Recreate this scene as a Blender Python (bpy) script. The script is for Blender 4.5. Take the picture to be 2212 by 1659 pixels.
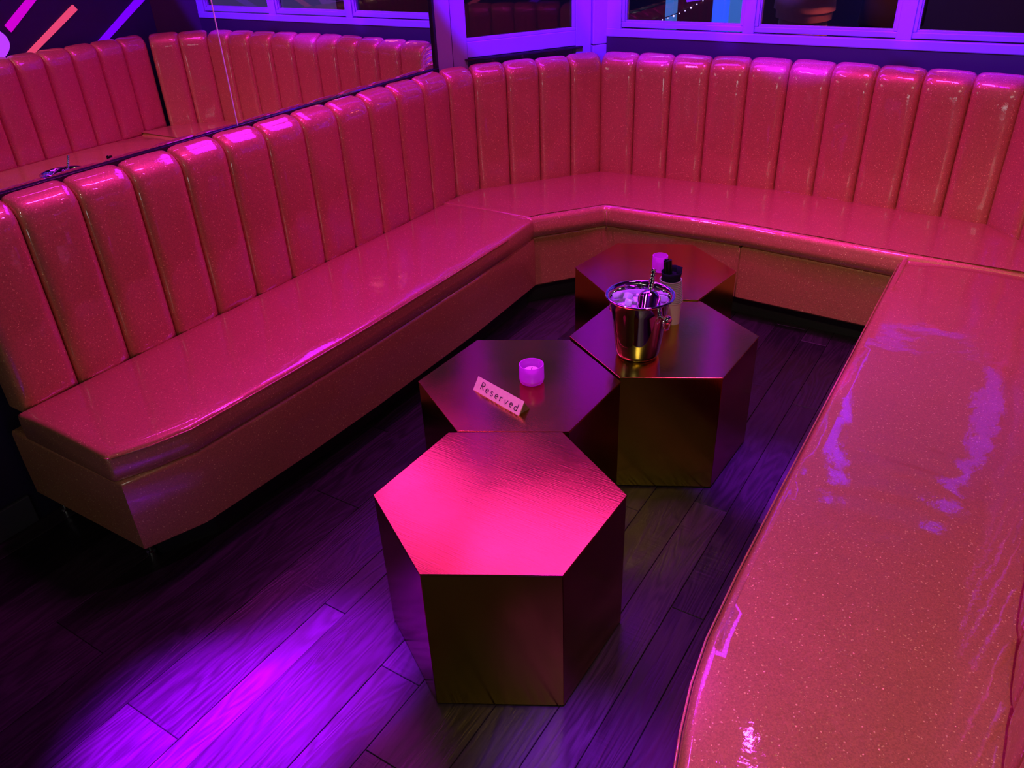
import bpy, bmesh, math, random
from mathutils import Vector, Matrix, noise
random.seed(7)
S = bpy.context.scene
for o in list(bpy.data.objects):
    bpy.data.objects.remove(o)
COL = S.collection
PI = math.pi

# ---------------------------------------------------------------- camera
cam_d = bpy.data.cameras.new('camera'); cam = bpy.data.objects.new('camera', cam_d); COL.objects.link(cam)
cam_d.sensor_fit = 'HORIZONTAL'; cam_d.sensor_width = 36.0
cam_d.lens = 1716.479 / 2212 * 36.0
cam_d.clip_start = 0.05; cam_d.clip_end = 100
rt = Vector((0.8450105, 0.5333512, -0.0386488)); up = Vector((-0.2485358, 0.4557030, 0.8547308)); fw = Vector((-0.4734841, 0.7126509, -0.5176307))
M = Matrix((rt, up, -fw)).transposed().to_4x4(); M.translation = Vector((0, 0, 1.6138))
cam.matrix_world = M
S.camera = cam

# ---------------------------------------------------------------- world, lights, exposure
w = bpy.data.worlds.new('night'); S.world = w; w.use_nodes = True
w.node_tree.nodes['Background'].inputs[0].default_value = (0.10, 0.06, 0.30, 1)
w.node_tree.nodes['Background'].inputs[1].default_value = 0.5
S.view_settings.view_transform = 'Standard'; S.view_settings.look = 'None'
S.view_settings.gamma = 1.0; S.view_settings.exposure = 0.0; S.view_settings.use_curve_mapping = False
S.cycles.max_bounces = 8; S.cycles.glossy_bounces = 5; S.cycles.diffuse_bounces = 3; S.cycles.transmission_bounces = 8
S.cycles.sample_clamp_indirect = 4.0
S.cycles.caustics_refractive = False


def area(name, loc, target, sx, sy, col, power, spread=PI):
    d = bpy.data.lights.new(name, 'AREA'); d.shape = 'RECTANGLE'; d.size = sx; d.size_y = sy
    d.color = col; d.energy = power; d.spread = spread
    o = bpy.data.objects.new(name, d); COL.objects.link(o); o.location = loc
    o.rotation_euler = (Vector(target) - Vector(loc)).to_track_quat('-Z', 'Y').to_euler()
    return o


def spot(name, loc, target, col, power, deg, blend, r=0.04):
    d = bpy.data.lights.new(name, 'SPOT'); d.color = col; d.energy = power
    d.spot_size = math.radians(deg); d.spot_blend = blend; d.shadow_soft_size = r
    o = bpy.data.objects.new(name, d); COL.objects.link(o); o.location = loc
    o.rotation_euler = (Vector(target) - Vector(loc)).to_track_quat('-Z', 'Y').to_euler()
    return o


MAG = (1.0, 0.035, 0.90)
MAG2 = (1.0, 0.03, 2.3)
VIO = (0.09, 0.0, 1.0)
PV = (0.30, 0.0, 1.0)
area('pink_corner_wash', (-1.80, 3.00, 2.66), (-1.25, 1.4, 0.4), 1.1, 0.8, MAG2, 12.5)  # unseen ceiling fixtures, made up to cast the pink and violet light
area('pink_tube_light', (-0.58, 2.38, 2.68), (-0.90, 1.9, 0.4), 0.07, 0.16, MAG, 6.5, math.radians(140))
area('pink_strip_light', (-1.72, 1.95, 2.70), (-1.72, 1.80, 0.4), 0.07, 0.70, MAG, 19, math.radians(150))
area('pink_right_fill', (-0.75, 2.65, 2.68), (-0.65, 3.10, 0.4), 0.4, 0.2, MAG, 5, math.radians(70))  # added fill to turn the far right back cushions pink
for k, x in enumerate((-1.55, -0.90, -0.20)):
    spot('violet_window_spot', (x * 0.7 - 0.3, 2.35, 2.65), (x, 3.75, 1.585), VIO, 1050, 32, 0.10, 0.03)
spot('violet_door_spot', (-1.20, 2.35, 2.65), (-2.12, 3.38, 1.68), VIO, 1050, 35, 0.10, 0.03)
spot('violet_floor_spot', (-1.30, 0.62, 2.70), (-1.25, 0.55, 0.0), PV, 11000, 15, 1.0, 0.05)
spot('violet_floor_spot_b', (-1.25, 0.90, 2.70), (-1.17, 0.84, 0.0), PV, 5500, 12, 1.0, 0.05)
spot('violet_aisle_spot', (-0.45, 2.00, 2.70), (-0.46, 2.12, 0.0), PV, 1500, 11, 1.0, 0.05)
spot('violet_near_spot', (-0.50, 0.80, 2.70), (-0.44, 0.90, 0.0), PV, 1500, 12, 1.0, 0.05)
spot('violet_bucket_fill', (-0.95, 2.20, 2.70), (-0.86, 2.01, 0.58), PV, 520, 5.5, 0.8, 0.03)  # narrow unseen spot added to brighten the ice in violet
area('rear_fill', (0.0, -1.9, 1.9), (-0.9, 1.5, 0.3), 1.2, 0.5, (1.0, 0.96, 0.88), 4.2)  # unseen neutral light added behind the camera for the front faces
area('rear_low_fill', (-0.75, -1.8, 0.12), (-0.85, 1.5, 0.2), 0.6, 0.18, (0.85, 0.95, 1.0), 1.15)  # low light added behind the camera to brighten the table fronts
spot('warm_seat_fill', (0.12, -0.1, 2.7), (-0.05, 1.5, 0.43), (1.0, 0.82, 0.50), 80, 60, 0.8, 0.03)  # unseen warm light added over the right seat to mute its pink
spot('white_back_fill', (0.10, 0.1, 2.7), (-0.9, 3.4, 0.30), (1.0, 0.90, 0.75), 22, 46, 0.7, 0.02)  # unseen white light added on the back banquette
spot('left_sparkle_fill', (-0.30, -0.6, 2.55), (-2.1, 1.6, 0.55), (1.0, 0.92, 0.75), 14, 44, 0.8, 0.015)  # added so that flakes on the left bench sparkle
spot('pink_sign_fill', (-1.30, 0.50, 2.70), (-1.09, 1.60, 0.42), (1.0, 0.03, 0.9), 130, 8, 0.6, 0.02)  # added to turn the sign face pink
area('street_coral_fill', (-0.5, 4.35, 1.9), (-1.15, 5.0, 1.0), 0.25, 0.25, (1.0, 0.16, 0.15), 26)  # unseen coral light added to brighten the sweatshirt
area('street_blue_fill', (-2.0, 4.6, 2.6), (-2.3, 6.0, 0.8), 0.5, 0.5, (0.12, 0.06, 1.0), 50)  # unseen blue light added to tint the dark street

# ---------------------------------------------------------------- materials
def nmat(name):
    m = bpy.data.materials.new(name); m.use_nodes = True
    return m, m.node_tree, m.node_tree.nodes['Principled BSDF']


def setp(b, **k):
    names = dict(base='Base Color', metal='Metallic', rough='Roughness', spec='Specular IOR Level', coat='Coat Weight', coatr='Coat Roughness',
                 trans='Transmission Weight', ior='IOR', em='Emission Color', ems='Emission Strength', alpha='Alpha', aniso='Anisotropic', sss='Subsurface Weight')
    for q, v in k.items():
        if isinstance(v, tuple) and len(v) == 3: v = (*v, 1)
        b.inputs[names[q]].default_value = v


def simple(name, base, rough=0.5, metal=0.0, noise_amt=0.12, scale=30.0, **k):
    m, nt, b = nmat(name); setp(b, base=base, rough=rough, metal=metal, **k)
    tc = nt.nodes.new('ShaderNodeTexCoord'); n = nt.nodes.new('ShaderNodeTexNoise'); n.inputs['Scale'].default_value = scale
    nt.links.new(tc.outputs['Object'], n.inputs['Vector'])
    r = nt.nodes.new('ShaderNodeMapRange'); nt.links.new(n.outputs['Fac'], r.inputs[0])
    r.inputs[3].default_value = 1 - noise_amt; r.inputs[4].default_value = 1 + noise_amt
    mx = nt.nodes.new('ShaderNodeVectorMath'); mx.operation = 'SCALE'; mx.inputs[0].default_value = base
    nt.links.new(r.outputs[0], mx.inputs['Scale']); nt.links.new(mx.outputs[0], b.inputs['Base Color'])
    return m


def vinyl(name, base=(0.54, 0.21, 0.085)):
    m, nt, b = nmat(name); N = nt.nodes.new; L = nt.links.new
    setp(b, base=base, rough=0.42, metal=0.25, coat=1.0, coatr=0.04)
    b.inputs['Coat IOR'].default_value = 1.65
    tc = N('ShaderNodeTexCoord')
    geo = N('ShaderNodeNewGeometry')
    # glitter flakes: cells with their own tilt
    v = N('ShaderNodeTexVoronoi'); v.inputs['Scale'].default_value = 400; L(tc.outputs['Object'], v.inputs['Vector'])
    sub = N('ShaderNodeVectorMath'); sub.operation = 'SUBTRACT'; L(v.outputs['Color'], sub.inputs[0]); sub.inputs[1].default_value = (.5, .5, .5)
    sep = N('ShaderNodeSeparateColor'); v2 = N('ShaderNodeTexVoronoi'); v2.inputs['Scale'].default_value = 400
    v2.voronoi_dimensions = '4D'; v2.inputs['W'].default_value = 3.3
    L(tc.outputs['Object'], v2.inputs['Vector']); L(v2.outputs['Color'], sep.inputs[0])
    gt = N('ShaderNodeMath'); gt.operation = 'GREATER_THAN'; gt.inputs[1].default_value = 0.981; L(sep.outputs[0], gt.inputs[0])
    amt = N('ShaderNodeMath'); amt.operation = 'MULTIPLY_ADD'; L(gt.outputs[0], amt.inputs[0]); amt.inputs[1].default_value = 0.35; amt.inputs[2].default_value = 0.10
    sc = N('ShaderNodeVectorMath'); sc.operation = 'SCALE'; L(sub.outputs[0], sc.inputs[0]); L(amt.outputs[0], sc.inputs['Scale'])
    # soft wrinkles for the coat
    n1 = N('ShaderNodeTexNoise'); n1.inputs['Scale'].default_value = 7; n1.inputs['Detail'].default_value = 3; L(tc.outputs['Object'], n1.inputs['Vector'])
    bp = N('ShaderNodeBump'); bp.inputs['Strength'].default_value = 0.22; bp.inputs['Distance'].default_value = 0.010; L(n1.outputs['Fac'], bp.inputs['Height'])
    n2 = N('ShaderNodeTexNoise'); n2.inputs['Scale'].default_value = 140; n2.inputs['Detail'].default_value = 2; L(tc.outputs['Object'], n2.inputs['Vector'])
    bp2 = N('ShaderNodeBump'); bp2.inputs['Strength'].default_value = 0.12; bp2.inputs['Distance'].default_value = 0.001; L(n2.outputs['Fac'], bp2.inputs['Height']); L(bp.outputs[0], bp2.inputs['Normal'])
    ad = N('ShaderNodeVectorMath'); ad.operation = 'ADD'; L(bp.outputs[0], ad.inputs[0]); L(sc.outputs[0], ad.inputs[1])
    nz = N('ShaderNodeVectorMath'); nz.operation = 'NORMALIZE'; L(ad.outputs[0], nz.inputs[0])
    L(nz.outputs[0], b.inputs['Normal']); L(bp2.outputs[0], b.inputs['Coat Normal'])
    mc = N('ShaderNodeMix'); mc.data_type = 'RGBA'; L(gt.outputs[0], mc.inputs['Factor'])
    vr = N('ShaderNodeMapRange'); L(sep.outputs[1], vr.inputs[0]); vr.inputs[3].default_value = 0.84; vr.inputs[4].default_value = 1.16
    vb = N('ShaderNodeVectorMath'); vb.operation = 'SCALE'; vb.inputs[0].default_value = base; L(vr.outputs[0], vb.inputs['Scale']); L(vb.outputs[0], mc.inputs[6])
    mc.inputs[7].default_value = (0.95, 0.68, 0.24, 1)
    L(mc.outputs[2], b.inputs['Base Color'])
    mr = N('ShaderNodeMapRange'); L(gt.outputs[0], mr.inputs[0]); mr.inputs[3].default_value = 0.45; mr.inputs[4].default_value = 0.32; L(mr.outputs[0], b.inputs['Roughness'])
    mm = N('ShaderNodeMapRange'); L(gt.outputs[0], mm.inputs[0]); mm.inputs[3].default_value = 0.25; mm.inputs[4].default_value = 0.35; L(mm.outputs[0], b.inputs['Metallic'])
    return m


def brass(name):
    m, nt, b = nmat(name); N = nt.nodes.new; L = nt.links.new
    setp(b, base=(0.50, 0.34, 0.045), metal=1.0, rough=0.33)
    tc = N('ShaderNodeTexCoord'); mp = N('ShaderNodeMapping'); mp.inputs['Scale'].default_value = (9, 160, 9); mp.inputs['Rotation'].default_value = (0, 0, 0.5)
    L(tc.outputs['Object'], mp.inputs['Vector'])
    n = N('ShaderNodeTexNoise'); n.inputs['Scale'].default_value = 2.2; n.inputs['Detail'].default_value = 5; L(mp.outputs[0], n.inputs['Vector'])
    n3 = N('ShaderNodeTexNoise'); n3.inputs['Scale'].default_value = 5; L(tc.outputs['Object'], n3.inputs['Vector'])
    r = N('ShaderNodeMapRange'); L(n3.outputs['Fac'], r.inputs[0]); r.inputs[1].default_value = 0.3; r.inputs[2].default_value = 0.7; r.inputs[3].default_value = 0.14; r.inputs[4].default_value = 0.21
    L(r.outputs[0], b.inputs['Roughness'])
    bp = N('ShaderNodeBump'); bp.inputs['Strength'].default_value = 0.25; bp.inputs['Distance'].default_value = 0.0006; L(n.outputs['Fac'], bp.inputs['Height'])
    L(bp.outputs[0], b.inputs['Normal'])
    return m


def wood_floor(name):
    m, nt, b = nmat(name); N = nt.nodes.new; L = nt.links.new
    setp(b, spec=0.28)
    tc = N('ShaderNodeTexCoord'); oi = N('ShaderNodeObjectInfo')
    off = N('ShaderNodeVectorMath'); off.operation = 'SCALE'; L(oi.outputs['Random'], off.inputs['Scale']); off.inputs[0].default_value = (17, 31, 5)
    ad = N('ShaderNodeVectorMath'); ad.operation = 'ADD'; L(tc.outputs['Object'], ad.inputs[0]); L(off.outputs[0], ad.inputs[1])
    mp = N('ShaderNodeMapping'); mp.inputs['Scale'].default_value = (14, 1.6, 10); L(ad.outputs[0], mp.inputs['Vector'])
    n = N('ShaderNodeTexNoise'); n.inputs['Scale'].default_value = 1.0; n.inputs['Detail'].default_value = 1.5; n.inputs['Distortion'].default_value = 0.8; L(mp.outputs[0], n.inputs['Vector'])
    # ring figure: sine of the noise field
    ml = N('ShaderNodeMath'); ml.operation = 'MULTIPLY'; ml.inputs[1].default_value = 60; L(n.outputs['Fac'], ml.inputs[0])
    sn = N('ShaderNodeMath'); sn.operation = 'SINE'; L(ml.outputs[0], sn.inputs[0])
    mp2 = N('ShaderNodeMapping'); mp2.inputs['Scale'].default_value = (60, 5, 10); L(ad.outputs[0], mp2.inputs['Vector'])
    n2 = N('ShaderNodeTexNoise'); n2.inputs['Scale'].default_value = 3; n2.inputs['Detail'].default_value = 4; L(mp2.outputs[0], n2.inputs['Vector'])
    mx = N('ShaderNodeMath'); mx.operation = 'MULTIPLY_ADD'; L(sn.outputs[0], mx.inputs[0]); mx.inputs[1].default_value = 0.20; L(n2.outputs['Fac'], mx.inputs[2])
    cr = N('ShaderNodeMapRange'); L(mx.outputs[0], cr.inputs[0]); cr.inputs[1].default_value = 0.25; cr.inputs[2].default_value = 0.8; cr.inputs[3].default_value = 0.70; cr.inputs[4].default_value = 1.2
    pv = N('ShaderNodeMapRange'); L(oi.outputs['Random'], pv.inputs[0]); pv.inputs[3].default_value = 0.5; pv.inputs[4].default_value = 1.45
    m2 = N('ShaderNodeMath'); m2.operation = 'MULTIPLY'; L(cr.outputs[0], m2.inputs[0]); L(pv.outputs[0], m2.inputs[1])
    cs = N('ShaderNodeVectorMath'); cs.operation = 'SCALE'; cs.inputs[0].default_value = (0.028, 0.018, 0.025); L(m2.outputs[0], cs.inputs['Scale'])
    L(cs.outputs[0], b.inputs['Base Color'])
    # hand scraped ridges across the plank, in patches
    mp3 = N('ShaderNodeMapping'); mp3.inputs['Scale'].default_value = (5, 85, 5); mp3.inputs['Rotation'].default_value = (0, 0, 0.25); L(ad.outputs[0], mp3.inputs['Vector'])
    n4 = N('ShaderNodeTexNoise'); n4.inputs['Scale'].default_value = 1; n4.inputs['Detail'].default_value = 2; L(mp3.outputs[0], n4.inputs['Vector'])
    n5 = N('ShaderNodeTexNoise'); n5.inputs['Scale'].default_value = 3.2; L(ad.outputs[0], n5.inputs['Vector'])
    pm = N('ShaderNodeMapRange'); L(n5.outputs['Fac'], pm.inputs[0]); pm.inputs[1].default_value = 0.50; pm.inputs[2].default_value = 0.66; pm.inputs[3].default_value = 0.0; pm.inputs[4].default_value = 0.9
    m3 = N('ShaderNodeMath'); m3.operation = 'MULTIPLY'; L(n4.outputs['Fac'], m3.inputs[0]); L(pm.outputs[0], m3.inputs[1])
    m4 = N('ShaderNodeMath'); m4.operation = 'MULTIPLY_ADD'; L(mx.outputs[0], m4.inputs[0]); m4.inputs[1].default_value = 0.45; L(m3.outputs[0], m4.inputs[2])
    bp = N('ShaderNodeBump'); bp.inputs['Strength'].default_value = 0.55; bp.inputs['Distance'].default_value = 0.002; L(m4.outputs[0], bp.inputs['Height']); L(bp.outputs[0], b.inputs['Normal'])
    rr = N('ShaderNodeMapRange'); L(mx.outputs[0], rr.inputs[0]); rr.inputs[1].default_value = 0.2; rr.inputs[2].default_value = 0.9; rr.inputs[3].default_value = 0.30; rr.inputs[4].default_value = 0.48
    L(rr.outputs[0], b.inputs['Roughness'])
    return m


VIN = vinyl('glitter_vinyl')
BRASS = brass('brushed_brass')
WOOD = wood_floor('dark_oak')
DARK = simple('toe_kick_black', (0.01, 0.01, 0.012), 0.6)
NAVY = simple('navy_wall_paint', (0.012, 0.008, 0.030), 0.55)
PLUM = simple('dark_purple_wall_paint', (0.024, 0.010, 0.020), 0.5, noise_amt=0.05)
WHITE = simple('white_trim_paint', (0.26, 0.25, 0.30), 0.5, noise_amt=0.02)
CEIL = simple('ceiling_paint', (0.05, 0.05, 0.06), 0.8)
CHROME = simple('polished_steel', (0.86, 0.86, 0.88), 0.06, 1.0, noise_amt=0.02)
MIRROR = simple('mirror_silver', (0.84, 0.82, 0.86), 0.0, 1.0, noise_amt=0.0)
FRAME = simple('mirror_frame_black', (0.012, 0.008, 0.018), 0.25)
STREET = simple('asphalt', (0.03, 0.03, 0.035), 0.7, scale=90)
FACADE = simple('street_wall', (0.02, 0.02, 0.03), 0.6, scale=4)
NAPKIN = simple('navy_paper', (0.008, 0.005, 0.028), 0.9, spec=0.12)
STRAW = simple('black_plastic', (0.008, 0.008, 0.010), 0.28)
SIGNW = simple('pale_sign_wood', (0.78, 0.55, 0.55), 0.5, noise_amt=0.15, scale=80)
SIGNB = simple('brown_bark_wood', (0.16, 0.10, 0.07), 0.7, noise_amt=0.4, scale=120)
INK = simple('dark_ink', (0.05, 0.012, 0.05), 0.5)
CORAL = simple('coral_sweatshirt', (0.75, 0.45, 0.42), 0.85)
BLACKC = simple('black_cloth', (0.02, 0.018, 0.025), 0.85)
PLUMC = simple('plum_trousers', (0.25, 0.08, 0.12), 0.85)
SKIN = simple('skin', (0.55, 0.32, 0.24), 0.5)
HAIR = simple('dark_hair', (0.02, 0.014, 0.012), 0.5)
LEAF = simple('leaf_dark', (0.01, 0.02, 0.03), 0.5)
WAX = simple('white_wax', (0.75, 0.35, 0.80), 0.4)


def glassm(name, base, rough, ior, trans=1.0, **k):
    m, nt, b = nmat(name); setp(b, base=base, rough=rough, ior=ior, trans=trans, **k); return m


PANE = glassm('window_glass', (0.97, 0.97, 1.0), 0.0, 1.45)
DOORGLASS = glassm('door_glass', (0.9, 0.9, 1.0), 0.02, 1.5)
ICE = glassm('ice', (0.92, 0.90, 1.0), 0.18, 1.31, 0.55)
CUP = glassm('clear_plastic', (0.92, 0.80, 0.92), 0.14, 1.35, 0.55)
VOTIVE = glassm('violet_glass', (0.78, 0.08, 0.95), 0.16, 1.45, 0.55, em=(0.5, 0.0, 0.8), ems=0.16)  # faint emission put in for the violet shine of the glass


def glow(name, col, s):
    m, nt, b = nmat(name); setp(b, base=(col[0] * .5, col[1] * .5, col[2] * .5), rough=0.5, em=col, ems=s); return m


G_MAG = glow('magenta_mural_glow', (0.60, 0.0, 0.58), 1.0)  # painted mural colours, self-glow added
G_COR = glow('coral_mural_glow', (0.78, 0.07, 0.15), 1.0)
G_VIO = glow('violet_mural_glow', (0.19, 0.0, 1.0), 1.0)
G_LAV = glow('lavender_mural_glow', (0.50, 0.055, 1.0), 1.0)
G_TEAL = glow('teal_panel', (0.03, 0.12, 0.36), 1.0)
G_BLUE = glow('blue_panel', (0.02, 0.10, 0.85), 1.0)
G_BULB = glow('bulb', (0.6, 0.5, 1.0), 1.6)
G_PURP = glow('purple_neon', (0.15, 0.02, 0.9), 1.0)

# ---------------------------------------------------------------- mesh helpers
WL = {}


def mesh_obj(name, verts, faces, mat, parent=None, smooth=False, sharp=None):
    me = bpy.data.meshes.new(name)
    if parent is not None:
        off = WL.get(parent.name, Vector((0, 0, 0)))
        verts = [Vector(v) - off for v in verts]
    me.from_pydata([tuple(v) for v in verts], [], faces)
    bm = bmesh.new(); bm.from_mesh(me); bmesh.ops.remove_doubles(bm, verts=bm.verts, dist=1e-5); bmesh.ops.recalc_face_normals(bm, faces=bm.faces); bm.to_mesh(me); bm.free()
    if smooth:
        for p in me.polygons: p.use_smooth = True
        if sharp:
            me.set_sharp_from_angle(angle=math.radians(sharp))
    me.materials.append(mat)
    o = bpy.data.objects.new(name, me); COL.objects.link(o)
    if parent is not None:
        o.parent = parent; WL[o.name] = WL.get(parent.name, Vector((0, 0, 0)))
    else:
        WL[o.name] = Vector((0, 0, 0))
    return o


def thing(name, loc, label, cat, group=None):
    o = bpy.data.objects.new(name, None); COL.objects.link(o); o.location = loc; o.empty_display_size = 0.1
    WL[o.name] = Vector(loc); tag(o, label, cat, group); return o


def tag(o, label=None, cat=None, group=None, kind=None):
    if label: o['label'] = label
    if cat: o['category'] = cat
    if group: o['group'] = group
    if kind: o['kind'] = kind
    return o


def bevel(o, wdt, seg=2, ang=35):
    m = o.modifiers.new('bevel', 'BEVEL'); m.width = wdt; m.segments = seg; m.limit_method = 'ANGLE'; m.angle_limit = math.radians(ang); return o


def prism_vf(poly, z0, z1):
    n = len(poly)
    v = [(x, y, z0) for x, y in poly] + [(x, y, z1) for x, y in poly]
    f = [tuple(range(n))[::-1], tuple(range(n, 2 * n))] + [(i, (i + 1) % n, n + (i + 1) % n, n + i) for i in range(n)]
    return v, f


def box(name, x0, x1, y0, y1, z0, z1, mat, parent=None, bev=0):
    v, f = prism_vf([(x0, y0), (x1, y0), (x1, y1), (x0, y1)], z0, z1)
    o = mesh_obj(name, v, f, mat, parent)
    if bev: bevel(o, bev)
    return o


def prism(name, poly, z0, z1, mat, parent=None, bev=0):
    v, f = prism_vf(poly, z0, z1); o = mesh_obj(name, v, f, mat, parent)
    if bev: bevel(o, bev)
    return o


def sbox(name, A, B, s0, s1, d0, d1, z0, z1, mat, parent=None, bev=0):
    """box laid along line A->B: s along, d to its left (outside)"""
    A = Vector(A); B = Vector(B); e = (B - A).normalized(); n = Vector((-e.y, e.x))
    P = lambda s, d: tuple(A + e * s + n * d)
    return prism(name, [P(s0, d0), P(s1, d0), P(s1, d1), P(s0, d1)], z0, z1, mat, parent, bev)


def tube_vf(path, r, seg=8, closed=False, ry=None):
    pts = [Vector(p) for p in path]; n = len(pts); V = []; F = []
    up0 = None
    for i, p in enumerate(pts):
        a = pts[(i - 1) % n] if (closed or i > 0) else p
        b = pts[(i + 1) % n] if (closed or i < n - 1) else p
        t = (b - a).normalized()
        if up0 is None:
            up0 = Vector((0, 0, 1)) if abs(t.z) < 0.9 else Vector((1, 0, 0))
        u = (up0 - t * up0.dot(t)).normalized(); s = t.cross(u); up0 = u
        rr = r[i] if isinstance(r, (list, tuple)) else r
        for k in range(seg):
            an = 2 * PI * k / seg
            V.append(p + u * math.cos(an) * rr + s * math.sin(an) * (rr if ry is None else ry))
    m = n if closed else n - 1
    for i in range(m):
        for k in range(seg):
            F.append((i * seg + k, i * seg + (k + 1) % seg, ((i + 1) % n) * seg + (k + 1) % seg, ((i + 1) % n) * seg + k))
    if not closed:
        F.append(tuple(range(seg))); F.append(tuple((n - 1) * seg + k for k in range(seg)))
    return V, F


def tube(name, path, r, mat, parent=None, seg=8, closed=False, ry=None):
    v, f = tube_vf(path, r, seg, closed, ry); return mesh_obj(name, v, f, mat, parent, True)


def lathe_vf(prof, c, seg=40, lean=(0, 0)):
    V = []; F = []; n = len(prof)
    for (r, z) in prof:
        for k in range(seg):
            a = 2 * PI * k / seg
            V.append((c[0] + r * math.cos(a) + lean[0] * z, c[1] + r * math.sin(a) + lean[1] * z, c[2] + z))
    for i in range(n - 1):
        for k in range(seg):
            F.append((i * seg + k, i * seg + (k + 1) % seg, (i + 1) * seg + (k + 1) % seg, (i + 1) * seg + k))
    if prof[0][0] > 1e-5 and prof[0] != prof[-1]: F.append(tuple(range(seg)))
    if prof[-1][0] > 1e-5 and prof[0] != prof[-1]: F.append(tuple((n - 1) * seg + k for k in range(seg)))
    return V, F


def lathe(name, prof, c, mat, parent=None, seg=40, sharp=40, lean=(0, 0)):
    v, f = lathe_vf(prof, c, seg, lean); return mesh_obj(name, v, f, mat, parent, True, sharp)


def lerp_poly(pts, k):
    """k samples along polyline, uniform in arc length, corners kept approximately"""
    pts = [Vector(p) for p in pts]; L = [0]
    for a, b in zip(pts, pts[1:]): L.append(L[-1] + (b - a).length)
    out = []
    for i in range(k):
        s = L[-1] * i / (k - 1); j = 0
        while j < len(L) - 2 and s > L[j + 1]: j += 1
        f = (s - L[j]) / max(L[j + 1] - L[j], 1e-9); out.append(pts[j].lerp(pts[j + 1], min(max(f, 0), 1)))
    return out


# ================================================================= ROOM
BACK = 3.75
# floor with separate planks
floor = box('floor', -2.36, 0.50, -2.6, 3.75, -0.06, -0.012, DARK); tag(floor, kind='structure')
xs = [-2.355, -2.28, -2.09, -1.90, -1.69, -1.50, -1.31, -1.235, -1.04, -0.92, -0.73, -0.60, -0.495, -0.405, -0.215, -0.10, 0.09, 0.21, 0.40]
special = {4: [0.10, 1.35], 5: [0.52, 1.52], 6: [1.0, 2.1], 8: [0.92, 2.2], 12: [0.05, 1.46, 2.6], 11: [0.2, 1.9, 3.1], 13: [0.8, 1.9]}
for i in range(len(xs) - 1):
    j = [-2.6]; cuts = special.get(i)
    if cuts:
        a = cuts[0] - 1.25
        pre = []
        while a > -2.4: pre.append(a); a -= 1.2
        j += pre[::-1] + cuts
        while j[-1] < 2.7: j.append(j[-1] + 0.95)
    else:
        p = -2.6 + random.uniform(0.3, 1.2)
        while p < 3.5: j.append(p); p += random.uniform(0.8, 1.4)
    j.append(3.74)
    for y0, y1 in zip(j, j[1:]):
        if y1 - y0 < 0.05: continue
        zt = random.uniform(-0.0007, 0.0007)
        g = 0.0006
        x0, x1 = xs[i] + g, xs[i + 1] - g; b = 0.0012
        V = [(x0, y0 + g, -0.014), (x1, y0 + g, -0.014), (x1, y1 - g, -0.014), (x0, y1 - g, -0.014),
             (x0, y0 + g, zt - b), (x1, y0 + g, zt - b), (x1, y1 - g, zt - b), (x0, y1 - g, zt - b),
             (x0 + b, y0 + g + b, zt), (x1 - b, y0 + g + b, zt), (x1 - b, y1 - g - b, zt), (x0 + b, y1 - g - b, zt)]
        F = [(0, 1, 5, 4), (1, 2, 6, 5), (2, 3, 7, 6), (3, 0, 4, 7), (4, 5, 9, 8), (5, 6, 10, 9), (6, 7, 11, 10), (7, 4, 8, 11), (8, 9, 10, 11)]
        mesh_obj('plank', V, F, WOOD, floor)

WLX = -2.36
wl = box('wall_left', WLX - 0.12, WLX, -2.6, 3.03, -0.06, 2.8, NAVY); tag(wl, kind='structure')
bb = box('baseboard_left', WLX, WLX + 0.012, -2.6, 0.80, 0.0, 0.10, simple('baseboard_grey', (0.05, 0.05, 0.06), 0.4), bev=0.003); tag(bb, kind='structure')
wr = box('wall_right', 0.33, 0.45, -2.6, 3.52, -0.06, 2.8, NAVY); tag(wr, kind='structure')
wre = box('wall_rear', -2.48, 0.45, -2.72, -2.6, -0.06, 2.8, NAVY); tag(wre, kind='structure')
ce = box('ceiling', -2.48, 0.45, -2.72, 4.0, 2.8, 2.9, CEIL); tag(ce, kind='structure')
# right hand corner wall between mural wall and window wall
DR0, DR1 = (0.17, BACK), (0.33, 3.52)
wc = prism('wall_corner', [(0.17, BACK), (0.33, 3.52), (0.45, 3.52), (0.45, BACK + .12), (0.17, BACK + .12)], -0.06, 2.8, PLUM); tag(wc, kind='structure')
# window wall
SILL = 1.046
wb = box('wall_back', -1.86, 0.17, BACK, BACK + 0.12, -0.06, SILL, PLUM); tag(wb, kind='structure')
wbu = box('wall_back_upper', -1.86, 0.17, BACK, BACK + 0.12, 2.25, 2.8, PLUM); tag(wbu, kind='structure')
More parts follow.
